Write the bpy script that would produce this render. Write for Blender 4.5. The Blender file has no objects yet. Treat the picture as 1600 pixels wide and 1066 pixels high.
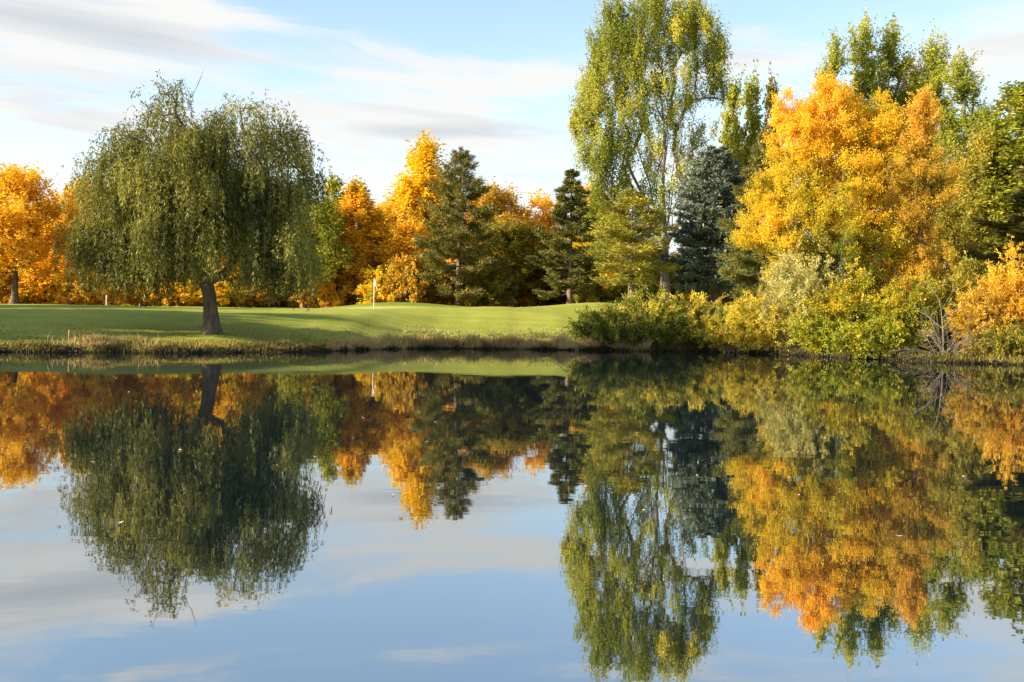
import bpy, math, random
import numpy as np
from mathutils import Matrix, Vector, Euler

# ------------------------------------------------------------------ camera
scene = bpy.context.scene
COL = scene.collection
CAM_H = 1.56
F = 1778.0                      # focal length in pixels of a 1600 px wide frame
ROLL = math.radians(1.05)
PITCH = math.atan(38.0 / F)     # looking slightly down
cd = bpy.data.cameras.new('camera')
cd.sensor_width = 36.0
cd.lens = 36.0 * F / 1600.0
cd.clip_end = 6000.0
cam = bpy.data.objects.new('camera', cd)
COL.objects.link(cam)
CAMROT = Matrix.Rotation(math.pi / 2 - PITCH, 3, 'X') @ Matrix.Rotation(ROLL, 3, 'Z')
cam.matrix_world = Matrix.Translation((0, 0, CAM_H)) @ CAMROT.to_4x4()
scene.camera = cam


def ray(u, v):
    return CAMROT @ Vector(((u - 800) / F, -(v - 533) / F, -1.0))


def P(u, v, d):
    r = ray(u, v)
    return Vector((0, 0, CAM_H)) + r * (d / r.y)


# ------------------------------------------------------------------ light
SUN_EL = math.radians(21.5)
SUN_TRAVEL = Vector((1.0, 0.31, 0)).normalized()      # the way the light goes over the ground
scene.view_settings.view_transform = 'Standard'
scene.view_settings.look = 'None'
scene.view_settings.exposure = 1.5
scene.view_settings.gamma = 1.0
scene.view_settings.use_curve_mapping = False
sd = bpy.data.lights.new('sun', 'SUN')
sd.energy = 5.0
sd.angle = math.radians(0.55)
sd.color = (1.0, 0.83, 0.60)
sun = bpy.data.objects.new('sun', sd)
COL.objects.link(sun)
sdir = Vector((SUN_TRAVEL.x * math.cos(SUN_EL), SUN_TRAVEL.y * math.cos(SUN_EL), -math.sin(SUN_EL)))
sun.rotation_euler = sdir.to_track_quat('-Z', 'Y').to_euler()
sun.location = (-60, -20, 40)

world = bpy.data.worlds.new('World')
scene.world = world
world.use_nodes = True


class NT:
    """small helper to write node trees as expressions"""
    def __init__(s, tree):
        s.t = tree
        s.t.nodes.clear()

    def n(s, kind, **kw):
        nd = s.t.nodes.new(kind)
        for k, v in kw.items():
            setattr(nd, k, v)
        return nd

    def link(s, a, b):
        s.t.links.new(a, b)

    def put(s, sock, v):
        if isinstance(v, bpy.types.NodeSocket):
            s.t.links.new(v, sock)
        else:
            sock.default_value = v

    def m(s, op, a, b=0.0, c=0.0, clamp=False):
        nd = s.n('ShaderNodeMath', operation=op, use_clamp=clamp)
        for i, v in enumerate((a, b, c)):
            s.put(nd.inputs[i], v)
        return nd.outputs[0]

    def vm(s, op, a, b=(0, 0, 0), out=0):
        nd = s.n('ShaderNodeVectorMath', operation=op)
        s.put(nd.inputs[0], a)
        s.put(nd.inputs[1], b)
        return nd.outputs[out]

    def xyz(s, x, y, z=0.0):
        nd = s.n('ShaderNodeCombineXYZ')
        s.put(nd.inputs[0], x); s.put(nd.inputs[1], y); s.put(nd.inputs[2], z)
        return nd.outputs[0]

    def noise(s, vec, scale=1.0, detail=4.0, rough=0.55, dist=0.0):
        nd = s.n('ShaderNodeTexNoise')
        s.put(nd.inputs['Vector'], vec)
        nd.inputs['Scale'].default_value = scale
        nd.inputs['Detail'].default_value = detail
        nd.inputs['Roughness'].default_value = rough
        nd.inputs['Distortion'].default_value = dist
        return nd.outputs[0]

    def rng(s, v, a, b, c=0.0, d=1.0, smooth=True):
        nd = s.n('ShaderNodeMapRange')
        nd.interpolation_type = 'SMOOTHSTEP' if smooth else 'LINEAR'
        nd.clamp = True
        s.put(nd.inputs[0], v)
        for i, x in enumerate((a, b, c, d)):
            s.put(nd.inputs[i + 1], x)
        return nd.outputs[0]

    def mix(s, f, a, b):
        nd = s.n('ShaderNodeMix', data_type='RGBA')
        s.put(nd.inputs[0], f)
        s.put(nd.inputs[6], a if isinstance(a, bpy.types.NodeSocket) else (*a, 1))
        s.put(nd.inputs[7], b if isinstance(b, bpy.types.NodeSocket) else (*b, 1))
        return nd.outputs[2]

    def ramp(s, f, stops):
        nd = s.n('ShaderNodeValToRGB')
        el = nd.color_ramp.elements
        while len(el) < len(stops):
            el.new(0.5)
        for e, (p, c) in zip(el, stops):
            e.position = p
            e.color = (*c, 1)
        s.put(nd.inputs[0], f)
        return nd.outputs[0]


w = NT(world.node_tree)
sky = w.n('ShaderNodeTexSky')
sky.sky_type = 'NISHITA'
sky.sun_disc = False
sky.sun_elevation = SUN_EL
sky.sun_rotation = math.atan2(-SUN_TRAVEL.x, -SUN_TRAVEL.y)
sky.altitude = 1300
sky.air_density = 1.0
sky.dust_density = 0.6
sky.ozone_density = 1.4
tc = w.n('ShaderNodeTexCoord').outputs['Generated']
sx = w.n('ShaderNodeSeparateXYZ')
w.link(tc, sx.inputs[0])
az = w.m('ARCTAN2', sx.outputs[0], sx.outputs[1])
el = w.m('ARCSINE', sx.outputs[2])
azel = w.xyz(az, el)
# streaky cloud fields, high lenticular cloud stretched along the horizon
wob = w.noise(w.vm('MULTIPLY', azel, (3.0, 9.0, 1)), 1.0, 3.0)
tilt = w.m('ADD', el, w.m('MULTIPLY', az, 0.07))
st = w.xyz(w.m('MULTIPLY', az, 3.2), w.m('ADD', w.m('MULTIPLY', tilt, 27.0), w.m('MULTIPLY', wob, 1.1)), 3.7)
n1 = w.noise(st, 1.0, 7.0, 0.56, 0.45)
n2 = w.noise(w.xyz(w.m('MULTIPLY', az, 2.2), w.m('ADD', w.m('MULTIPLY', tilt, 40.0), w.m('MULTIPLY', wob, 1.3)), 9.1), 1.0, 4.0, 0.5, 0.2)
n3 = w.noise(w.vm('MULTIPLY', azel, (16.0, 34.0, 1)), 1.0, 5.0, 0.55, 0.6)


def blob(u, v, su, sv, slope=0.0):
    """soft patch of sky at a bearing and height, su/sv its half sizes"""
    a0 = math.atan((u - 800) / F)
    e0 = (495 + 0.0184 * (u - 800) - v) / F
    dx = w.m('SUBTRACT', az, a0)
    dy = w.m('SUBTRACT', w.m('SUBTRACT', el, e0), w.m('MULTIPLY', dx, -slope))
    l = w.vm('LENGTH', w.xyz(w.m('MULTIPLY', dx, F / su), w.m('MULTIPLY', dy, F / sv)), out=1)
    return w.rng(l, 1.0, 0.0)


def total(items):
    acc = None
    for wt, s in items:
        t = w.m('MULTIPLY', s, wt)
        acc = t if acc is None else w.m('ADD', acc, t)
    return acc


bias = total([
    (0.70, blob(60, 70, 560, 100, 0.14)), (0.35, blob(300, 45, 220, 30, 0.12)), (0.5, blob(40, 190, 320, 75, 0.18)),
    (0.42, blob(680, 185, 360, 90, 0.0)), (0.22, blob(600, 120, 230, 50, 0.1)), (0.20, blob(840, 128, 70, 38)),
    (0.30, blob(1180, 105, 260, 60, -0.1)), (0.28, blob(1030, 15, 220, 40, -0.05)), (0.30, blob(1520, 120, 230, 85, -0.1)),
    (0.40, blob(230, -40, 200, 26)), (-0.40, blob(300, 158, 190, 26, 0.1)), (-0.45, blob(680, 40, 330, 70, 0.05)), (-0.35, blob(1370, 40, 330, 60)),
    (-0.25, blob(820, 95, 160, 30)), (-0.6, blob(800, -95, 900, 70)),
])
n1c = w.m('MULTIPLY', w.m('SUBTRACT', n1, 0.5), 2.3)
n3c = w.m('MULTIPLY', w.m('SUBTRACT', n3, 0.5), 0.55)
mask = w.rng(w.m('ADD', w.m('ADD', w.m('ADD', n1c, n3c), bias), 0.0), -0.16, 0.42)
low = w.rng(el, 0.22, 0.04, 0.0, 0.9)          # thin veil thickening to the horizon
mask = w.m('MAXIMUM', mask, low)
grey = w.m('ADD', w.m('MULTIPLY', w.m('SUBTRACT', n2, 0.48), 2.2), total([
    (0.5, blob(120, 65, 430, 60, 0.16)), (0.75, blob(660, 212, 230, 24, -0.02)), (0.45, blob(90, 200, 240, 60, 0.15)), (0.35, blob(880, 268, 190, 20)),
    (-0.5, blob(360, 30, 170, 22, 0.15)), (-0.5, blob(690, 255, 260, 28)), (0.3, blob(1120, 110, 180, 25, -0.1))]))
grey = w.rng(grey, 0.0, 0.85)
CLW = (3.4, 3.42, 3.36)
CLG = (2.4, 2.55, 2.72)
ccol = w.mix(grey, CLW, CLG)
skyc = w.vm('MULTIPLY', sky.outputs[0], (1.26, 1.13, 0.99))
final = w.mix(mask, skyc, ccol)
bg = w.n('ShaderNodeBackground')
w.link(final, bg.inputs[0])
bg.inputs[1].default_value = 0.1
out = w.n('ShaderNodeOutputWorld')
w.link(bg.outputs[0], out.inputs[0])


# ------------------------------------------------------------------ helpers: objects
def tag(o, label=None, cat=None, group=None, kind=None):
    if label: o['label'] = label
    if cat: o['category'] = cat
    if group: o['group'] = group
    if kind: o['kind'] = kind
    return o


def link(name, me, mat=None, parent=None):
    o = bpy.data.objects.new(name, me)
    COL.objects.link(o)
    if mat is not None:
        me.materials.append(mat)
    if parent is not None:
        o.parent = parent
    return o


def empty(name, loc=(0, 0, 0)):
    o = bpy.data.objects.new(name, None)
    COL.objects.link(o)
    o.location = loc
    o.empty_display_size = 0.3
    return o


def quad_mesh(name, V, attr=None):
    """V (n,4,3) loose quads; attr (n,) one value per quad"""
    V = np.asarray(V, np.float32)
    n = len(V)
    me = bpy.data.meshes.new(name)
    me.vertices.add(4 * n)
    me.vertices.foreach_set('co', V.reshape(-1))
    me.loops.add(4 * n)
    me.loops.foreach_set('vertex_index', np.arange(4 * n, dtype=np.int32))
    me.polygons.add(n)
    me.polygons.foreach_set('loop_start', np.arange(n, dtype=np.int32) * 4)
    me.update(calc_edges=True)
    if attr is not None:
        a = me.attributes.new('tone', 'FLOAT', 'POINT')
        a.data.foreach_set('value', np.repeat(np.asarray(attr, np.float32), 4))
    return me


def index_mesh(name, V, Q, smooth=True):
    V = np.asarray(V, np.float32); Q = np.asarray(Q, np.int32)
    me = bpy.data.meshes.new(name)
    me.vertices.add(len(V))
    me.vertices.foreach_set('co', V.reshape(-1))
    me.loops.add(Q.size)
    me.loops.foreach_set('vertex_index', Q.reshape(-1))
    me.polygons.add(len(Q))
    me.polygons.foreach_set('loop_start', np.arange(len(Q), dtype=np.int32) * Q.shape[1])
    me.update(calc_edges=True)
    if smooth:
        me.polygons.foreach_set('use_smooth', np.ones(len(Q), bool))
    return me


def tubes(name, paths, sides=6, caps=True):
    """paths: list of (pts (m,3), radii (m,)); tapered tubes in one mesh"""
    VV, QQ, base = [], [], 0
    ang = np.linspace(0, 2 * np.pi, sides, endpoint=False)
    ca, sa = np.cos(ang)[None, :, None], np.sin(ang)[None, :, None]
    for pts, rad in paths:
        pts = np.asarray(pts, float); rad = np.asarray(rad, float)
        m = len(pts)
        if m < 2:
            continue
        t = np.gradient(pts, axis=0)
        t /= np.linalg.norm(t, axis=1, keepdims=True) + 1e-9
        ref = np.array([0.0, 1.0, 0.0]) if abs(t[0, 1]) < 0.8 else np.array([1.0, 0.0, 0.0])
        a = np.cross(t, ref); a /= np.linalg.norm(a, axis=1, keepdims=True) + 1e-9
        b = np.cross(t, a)
        ring = pts[:, None, :] + rad[:, None, None] * (ca * a[:, None, :] + sa * b[:, None, :])
        VV.append(ring.reshape(-1, 3))
        i = np.arange(m - 1)[:, None] * sides
        k = np.arange(sides)[None, :]
        k2 = (k + 1) % sides
        q = np.stack([i + k, i + k2, i + sides + k2, i + sides + k], -1).reshape(-1, 4)
        QQ.append(q + base)
        base += m * sides
    return index_mesh(name, np.concatenate(VV), np.concatenate(QQ))


def unit(v):
    return v / (np.linalg.norm(v, axis=-1, keepdims=True) + 1e-9)


def leaf_quads(rng, pos, axis, L, W):
    """diamond leaves: pos (n,3) stalk ends, axis (n,3) unit, L, W scalars or (n,)"""
    n = len(pos)
    L = np.broadcast_to(np.asarray(L, float), (n,))[:, None]
    W = np.broadcast_to(np.asarray(W, float), (n,))[:, None]
    side = unit(np.cross(axis, rng.normal(size=(n, 3))))
    mid = pos + axis * L * 0.45
    return np.stack([pos, mid + side * W / 2, pos + axis * L, mid - side * W / 2], 1)


def lumpy(p, seed, scale):
    """smooth noise of about -1..1 at points p"""
    r = np.random.default_rng(seed)
    acc = np.zeros(len(p))
    for i in range(7):
        k = r.normal(size=3) / scale
        acc += np.sin(p @ k * 2.2 + r.uniform(0, 6.28))
    return acc / 3.2


# ------------------------------------------------------------------ helpers: materials
def leafmat(name, stops, transl=0.42, gloss=0.025):
    m = bpy.data.materials.new(name)
    m.use_nodes = True
    t = NT(m.node_tree)
    at = t.n('ShaderNodeAttribute', attribute_name='tone')
    c = t.ramp(at.outputs['Fac'], stops)
    d = t.n('ShaderNodeBsdfDiffuse'); t.link(c, d.inputs[0])
    tr = t.n('ShaderNodeBsdfTranslucent')
    t.link(t.vm('MULTIPLY', c, (1.15, 1.05, 0.7)), tr.inputs[0])
    mx = t.n('ShaderNodeMixShader'); mx.inputs[0].default_value = transl
    t.link(d.outputs[0], mx.inputs[1]); t.link(tr.outputs[0], mx.inputs[2])
    g = t.n('ShaderNodeBsdfGlossy'); g.inputs['Roughness'].default_value = 0.5
    g.inputs[0].default_value = (0.8, 0.8, 0.8, 1)
    m2 = t.n('ShaderNodeMixShader'); m2.inputs[0].default_value = gloss
    t.link(mx.outputs[0], m2.inputs[1]); t.link(g.outputs[0], m2.inputs[2])
    o = t.n('ShaderNodeOutputMaterial'); t.link(m2.outputs[0], o.inputs[0])
    return m


def barkmat(name, c1, c2, scale=6.0):
    m = bpy.data.materials.new(name)
    m.use_nodes = True
    t = NT(m.node_tree)
    co = t.n('ShaderNodeTexCoord').outputs['Object']
    nz = t.noise(t.vm('MULTIPLY', co, (1, 1, 0.22)), scale, 6.0, 0.65, 0.4)
    c = t.ramp(nz, [(0.3, c1), (0.7, c2)])
    b = t.n('ShaderNodeBsdfPrincipled')
    t.link(c, b.inputs['Base Color'])
    b.inputs['Roughness'].default_value = 0.9
    bp = t.n('ShaderNodeBump'); bp.inputs['Strength'].default_value = 0.8; bp.inputs['Distance'].default_value = 0.05
    t.link(nz, bp.inputs['Height']); t.link(bp.outputs[0], b.inputs['Normal'])
    o = t.n('ShaderNodeOutputMaterial'); t.link(b.outputs[0], o.inputs[0])
    return m


def plain(name, c, rough=0.6):
    m = bpy.data.materials.new(name)
    m.use_nodes = True
    t = NT(m.node_tree)
    co = t.n('ShaderNodeTexCoord').outputs['Object']
    nz = t.noise(co, 9.0, 4.0)
    cc = t.mix(t.rng(nz, 0.3, 0.7), tuple(x * 0.85 for x in c), c)
    b = t.n('ShaderNodeBsdfPrincipled'); t.link(cc, b.inputs['Base Color'])
    b.inputs['Roughness'].default_value = rough
    o = t.n('ShaderNodeOutputMaterial'); t.link(b.outputs[0], o.inputs[0])
    return m


M = {}
M['willow'] = leafmat('willow_leaf', [(0.0, (0.0504, 0.0619, 0.0102)), (0.5, (0.155, 0.168, 0.0272)), (1.0, (0.37, 0.353, 0.0723))])
M['poplar'] = leafmat('poplar_leaf', [(0.0, (0.15, 0.19, 0.018)), (0.55, (0.40, 0.43, 0.05)), (0.9, (0.60, 0.56, 0.09)), (1.0, (0.74, 0.56, 0.07))], 0.45)
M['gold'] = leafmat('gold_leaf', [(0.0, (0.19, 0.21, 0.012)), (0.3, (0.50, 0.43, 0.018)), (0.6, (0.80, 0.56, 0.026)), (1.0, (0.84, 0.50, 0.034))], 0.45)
M['amber'] = leafmat('amber_leaf', [(0.0, (0.26, 0.20, 0.018)), (0.5, (0.56, 0.37, 0.03)), (1.0, (0.76, 0.48, 0.06))], 0.45)
M['orange'] = leafmat('orange_leaf', [(0.0, (0.42, 0.31, 0.018)), (0.4, (0.76, 0.498, 0.0252)), (0.75, (0.85, 0.564, 0.036)), (1.0, (0.86, 0.639, 0.081))], 0.48)
M['yellow'] = leafmat('yellow_leaf', [(0.0, (0.55, 0.40, 0.012)), (0.5, (0.84, 0.62, 0.02)), (1.0, (0.86, 0.70, 0.07))], 0.48)
M['russet'] = leafmat('russet_leaf', [(0.0, (0.16, 0.12, 0.015)), (0.5, (0.36, 0.22, 0.03)), (1.0, (0.66, 0.36, 0.06))])
M['olive'] = leafmat('olive_leaf', [(0.0, (0.10, 0.105, 0.015)), (0.5, (0.26, 0.235, 0.028)), (1.0, (0.50, 0.42, 0.045))], 0.45)
M['green'] = leafmat('green_leaf', [(0.0, (0.0862, 0.116, 0.013)), (0.5, (0.241, 0.277, 0.026)), (1.0, (0.517, 0.477, 0.052))])
M['pine'] = leafmat('pine_needles', [(0.0, (0.066, 0.0696, 0.014)), (0.5, (0.158, 0.146, 0.028)), (1.0, (0.343, 0.291, 0.055))], 0.15)
M['youngpine'] = leafmat('yellowing_pine_needles', [(0.0, (0.1, 0.115, 0.0158)), (0.5, (0.286, 0.273, 0.0396)), (1.0, (0.572, 0.46, 0.066))], 0.2)
M['spruce'] = leafmat('blue_spruce_needles', [(0.0, (0.054, 0.0761, 0.0546)), (0.5, (0.13, 0.168, 0.123)), (1.0, (0.259, 0.294, 0.213))], 0.12)
M['darkpine'] = leafmat('dark_pine_needles', [(0.0, (0.058, 0.066, 0.0144)), (0.5, (0.131, 0.138, 0.0315)), (1.0, (0.29, 0.252, 0.054))], 0.15)
M['shrub'] = leafmat('shrub_leaf', [(0.0, (0.0707, 0.104, 0.0123)), (0.4, (0.201, 0.232, 0.0309)), (0.75, (0.471, 0.417, 0.0514)), (1.0, (0.705, 0.533, 0.0411))])
M['lemon'] = leafmat('lemon_leaf', [(0.0, (0.198, 0.192, 0.0198)), (0.5, (0.494, 0.425, 0.0396)), (1.0, (0.712, 0.556, 0.0693))])
M['silver'] = leafmat('silver_leaf', [(0.0, (0.211, 0.224, 0.066)), (0.5, (0.528, 0.502, 0.172)), (1.0, (0.818, 0.726, 0.238))])
M['lime'] = leafmat('lime_leaf', [(0.0, (0.10, 0.13, 0.01)), (0.5, (0.30, 0.32, 0.018)), (1.0, (0.60, 0.50, 0.025))])
M['fire'] = leafmat('fire_leaf', [(0.0, (0.30, 0.18, 0.012)), (0.5, (0.68, 0.40, 0.02)), (1.0, (0.84, 0.64, 0.06))], 0.45)
M['tangrass'] = leafmat('tan_grass', [(0.0, (0.10, 0.09, 0.025)), (0.5, (0.32, 0.24, 0.09)), (1.0, (0.62, 0.47, 0.22))], 0.3)
M['bankgrass'] = leafmat('bank_grass', [(0.0, (0.07, 0.07, 0.012)), (0.5, (0.22, 0.185, 0.028)), (1.0, (0.50, 0.37, 0.11))], 0.3)
M['sedge'] = leafmat('wet_shaded_sedge', [(0.0, (0.012, 0.010, 0.004)), (0.5, (0.035, 0.028, 0.01)), (1.0, (0.09, 0.07, 0.025))], 0.1)  # wet stems, near-black to put the shaded root zone into the colour
M['weed'] = leafmat('pale_weed', [(0.0, (0.16, 0.20, 0.035)), (0.6, (0.33, 0.34, 0.09)), (1.0, (0.60, 0.55, 0.33))], 0.3)
M['bark'] = barkmat('grey_brown_bark', (0.035, 0.026, 0.02), (0.17, 0.125, 0.085), 9.0)
M['palebark'] = barkmat('pale_poplar_bark', (0.07, 0.055, 0.042), (0.26, 0.21, 0.16))
M['pinebark'] = barkmat('pine_bark', (0.08, 0.055, 0.045), (0.22, 0.16, 0.125))
M['deadwood'] = barkmat('dead_wood', (0.10, 0.08, 0.065), (0.26, 0.22, 0.18))  # darkened so that the shade on the dead branches sits in the colour

# ------------------------------------------------------------------ terrain
SHX = np.array([-400, -60, -30, -17.8, -11.3, -7.6, -6.2, -4.5, -1.5, 4.7, 9.5, 11.1, 12.6, 15.0, 17.8, 20.8, 30, 60, 400.])
SHY = np.array([30, 33, 37, 39.6, 42.4, 46.5, 50.0, 53.0, 54.4, 55.5, 56.6, 56.2, 54.2, 50.4, 46.6, 45.6, 43, 38, 30.])


def shore(x):
    return np.interp(x, SHX, SHY) + 0.22 * np.sin(x * 1.7 + 0.5) + 0.13 * np.sin(x * 4.3)


def sstep(a, b, x):
    t = np.clip((x - a) / (b - a), 0, 1)
    return t * t * (3 - 2 * t)


def ground(x, y):
    x = np.asarray(x, float); y = np.asarray(y, float)
    s = y - shore(x)
    far = np.interp(x, [-60, -35, -12, -6, 4, 12, 60], [1.66, 1.68, 1.80, 1.98, 2.35, 2.55, 2.7])
    h = 0.19 * sstep(-0.1, 0.6, s) + 0.33 * sstep(0.5, 5.5, s)
    h = h + (far - 0.52) * (0.5 * sstep(2, 14, s) + 0.5 * sstep(4, 24, s))
    h = h - 1.2 * sstep(0.15, -4.0, s)
    h = h + 0.56 * np.exp(-np.abs((x + 8.4) / 4.9) ** 2.2 - ((y - 84) / 3.2) ** 2)     # mound behind the green
    h = h + 0.22 * np.exp(-((x + 1.0) / 3.8) ** 2 - ((y - 71) / 4.0) ** 2)     # knoll on the lawn
    h = h + 0.25 * np.exp(-((x - 6.0) / 3.0) ** 2 - ((y - 80) / 4.0) ** 2)
    h = h + 0.12 * np.exp(-((x + 30) / 14.0) ** 2 - ((y - 80) / 5.0) ** 2)
    h = h + 0.03 * np.sin(x * 0.5 + y * 0.31) * sstep(2, 10, s)
    h = h + (0.9 - h) * sstep(-6.0, -14.0, y)      # the near bank behind the camera
    return h


def axis_vals(segs):
    out = []
    for a, b, st in segs:
        out.append(np.arange(a, b, st))
    return np.concatenate(out + [[segs[-1][1]]])


gx = axis_vals([(-3000, -400, 260), (-400, -100, 30), (-100, -45, 4), (-45, 45, 0.45), (45, 100, 4), (100, 400, 30), (400, 3000, 260)])
gy = axis_vals([(-300, -40, 40), (-40, 30, 3), (30, 36, 1.0), (36, 62, 0.22), (62, 105, 0.6), (105, 200, 6), (200, 600, 50), (600, 4000, 340)])
X, Y = np.meshgrid(gx, gy)
Z = ground(X, Y)
nx, ny = len(gx), len(gy)
i = (np.arange(ny - 1)[:, None] * nx + np.arange(nx - 1)[None, :]).reshape(-1)
Q = np.stack([i, i + 1, i + nx + 1, i + nx], 1)
gm = index_mesh('ground', np.stack([X, Y, Z], -1).reshape(-1, 3), Q)

m = bpy.data.materials.new('lawn_and_bank')
m.use_nodes = True
t = NT(m.node_tree)
pos = t.n('ShaderNodeNewGeometry').outputs['Position']
sp = t.n('ShaderNodeSeparateXYZ'); t.link(pos, sp.inputs[0])
nbig = t.noise(pos, 0.16, 4.0, 0.55)
nmid = t.noise(t.vm('MULTIPLY', pos, (0.8, 1.8, 1)), 0.9, 5.0, 0.6)
nfine = t.noise(t.vm('MULTIPLY', pos, (9, 9, 9)), 1.0, 4.0, 0.7)
lawn = t.mix(t.rng(nbig, 0.33, 0.67), (0.23, 0.265, 0.028), (0.34, 0.345, 0.06))
lawn = t.mix(t.m('MULTIPLY', t.rng(nmid, 0.4, 0.75), 0.55), lawn, (0.33, 0.335, 0.06))
lawn = t.mix(t.m('MULTIPLY', t.rng(nfine, 0.35, 0.7), 0.5), lawn, (0.15, 0.19, 0.02))
# mown green round the flag
gl = t.vm('LENGTH', t.vm('MULTIPLY', t.vm('SUBTRACT', pos, (-8.4, 76.5, 0)), (1 / 6.2, 1 / 4.5, 0)), out=1)
lawn = t.mix(t.rng(gl, 1.05, 0.9, 0, 0.7), lawn, (0.46, 0.42, 0.12))
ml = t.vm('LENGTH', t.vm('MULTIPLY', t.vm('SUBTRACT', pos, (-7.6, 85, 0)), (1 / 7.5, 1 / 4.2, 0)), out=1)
lawn = t.mix(t.rng(t.m('ADD', ml, t.m('MULTIPLY', nmid, 0.25)), 1.2, 0.95, 0, 0.85), lawn, t.mix(nfine, (0.10, 0.15, 0.018), (0.17, 0.21, 0.03)))  # darker green on the mound: longer grass, with its shaded front painted in
band = t.noise(t.vm('MULTIPLY', pos, (0.10, 1.1, 0.0)), 1.0, 3.0, 0.6, 0.3)
lawn = t.mix(t.m('MULTIPLY', t.rng(band, 0.42, 0.62), 0.38), lawn, (0.155, 0.205, 0.024))
leafy = t.rng(t.noise(t.vm('MULTIPLY', pos, (5, 5, 5)), 1.0, 2.0, 0.5), 0.68, 0.73)
lawn = t.mix(t.m('MULTIPLY', t.m('MULTIPLY', leafy, t.rng(sp.outputs[1], 74, 92)), 0.8), lawn, (0.55, 0.36, 0.06))
dirt = t.mix(nmid, (0.055, 0.042, 0.022), (0.13, 0.095, 0.045))
lit = t.mix(nfine, (0.13, 0.085, 0.025), (0.30, 0.19, 0.06))
yy = t.m('ADD', sp.outputs[1], t.m('MULTIPLY', nmid, 3.0))
lawn = t.mix(t.rng(yy, 90.5, 93.0), lawn, lit)
dry = t.m('MULTIPLY', t.rng(sp.outputs[2], 0.42, 0.26), t.rng(nmid, 0.3, 0.6))
lawn = t.mix(dry, lawn, (0.17, 0.135, 0.05))
lawn = t.mix(t.rng(t.m('ADD', sp.outputs[2], t.m('MULTIPLY', nmid, 0.14)), 0.24, 0.17), lawn, dirt)
b = t.n('ShaderNodeBsdfPrincipled'); t.link(lawn, b.inputs['Base Color'])
b.inputs['Roughness'].default_value = 0.95
b.inputs['Specular IOR Level'].default_value = 0.15
bp = t.n('ShaderNodeBump'); bp.inputs['Strength'].default_value = 0.7; bp.inputs['Distance'].default_value = 0.06
t.link(nfine, bp.inputs['Height']); t.link(bp.outputs[0], b.inputs['Normal'])
o = t.n('ShaderNodeOutputMaterial'); t.link(b.outputs[0], o.inputs[0])
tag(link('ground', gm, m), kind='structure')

# water: one sheet to the banks
wm = bpy.data.materials.new('pond_water')
wm.use_nodes = True
t = NT(wm.node_tree)
pos = t.n('ShaderNodeNewGeometry').outputs['Position']
r1 = t.noise(t.vm('MULTIPLY', pos, (0.55, 1.6, 1)), 1.0, 3.0, 0.5)
r2 = t.noise(t.vm('MULTIPLY', pos, (2.2, 5.0, 1)), 1.0, 3.0, 0.5)
hgt = t.m('ADD', t.m('MULTIPLY', r1, 0.0008), t.m('MULTIPLY', r2, 0.00016))
b = t.n('ShaderNodeBsdfPrincipled')
b.inputs['Base Color'].default_value = (0.004, 0.010, 0.014, 1)
b.inputs['Roughness'].default_value = 0.012
b.inputs['IOR'].default_value = 7.0
b.inputs['Specular Tint'].default_value = (0.97, 0.99, 1.0, 1)
bp = t.n('ShaderNodeBump'); bp.inputs['Strength'].default_value = 1.0; bp.inputs['Distance'].default_value = 1.0
t.link(hgt, bp.inputs['Height']); t.link(bp.outputs[0], b.inputs['Normal'])
o = t.n('ShaderNodeOutputMaterial'); t.link(b.outputs[0], o.inputs[0])
wx = np.array([-380., -60, 0, 60, 380]); wy = np.array([-12., 10, 30, 58.5])
WX, WY = np.meshgrid(wx, wy)
i = (np.arange(3)[:, None] * 5 + np.arange(4)[None, :]).reshape(-1)
me = index_mesh('water', np.stack([WX, WY, WX * 0], -1).reshape(-1, 3), np.stack([i, i + 1, i + 6, i + 5], 1))
tag(link('pond_water', me, wm), kind='structure')


def gz(x, y):
    return float(ground(x, y))


# ------------------------------------------------------------------ plant builders
def sample_lobes(rng, lobes, shell=0.45):
    out, cen = [], []
    for (c, r, n) in lobes:
        d = unit(rng.normal(size=(n, 3)))
        rr = rng.uniform(0, 1, n) ** shell
        out.append(np.array(c) + d * rr[:, None] * np.array(r))
        cen.append(np.repeat(np.array(c)[None], n, 0))
    return np.concatenate(out), np.concatenate(cen)


def grow(rng, trunk, tips, hpen=1.3, uppen=1.5, step=0.5, bow=0.25, jit=0.05, limbs=(), low=0.35):
    """join every twig tip to the nearest wood below it: nodes and parents"""
    N = len(trunk) + len(tips) * 8 + sum(len(l[1]) for l in limbs)
    Pn = np.zeros((N, 3)); par = -np.ones(N, int); n = len(trunk)
    Pn[:n] = trunk
    par[1:n] = np.arange(n - 1)
    k0 = max(1, int(n * low))
    for (ti, pts) in limbs:
        j = ti
        for p_ in pts:
            Pn[n] = p_; par[n] = j; j = n; n += 1
    order = np.argsort(np.linalg.norm(tips - trunk[int(len(trunk) * 0.6)], axis=1))
    cnt_tip = np.zeros(N)
    for ti in order:
        tp = tips[ti]
        A = Pn[k0:n]
        d = tp - A
        hor = np.hypot(d[:, 0], d[:, 1])
        cost = np.sqrt((hpen * hor) ** 2 + d[:, 2] ** 2) + uppen * np.maximum(0, hor * 0.55 - d[:, 2])
        j = int(np.argmin(cost)) + k0
        a = Pn[j]
        L = np.linalg.norm(tp - a)
        segs = int(np.clip(L / step, 1, 7))
        ts = np.arange(1, segs + 1) / segs
        pts = a + (tp - a) * ts[:, None]
        pts[:, 2] += bow * L * 0.4 * np.sin(np.pi * ts) * (-1 if uppen > 0.8 else 1)
        pts += rng.normal(size=pts.shape) * jit * L * np.sin(np.pi * ts)[:, None]
        pts[-1] = tp
        for p_ in pts:
            if n >= N: break
            Pn[n] = p_; par[n] = j; j = n; n += 1
        cnt_tip[j] = 1
    return Pn[:n], par[:n], cnt_tip[:n]


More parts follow.
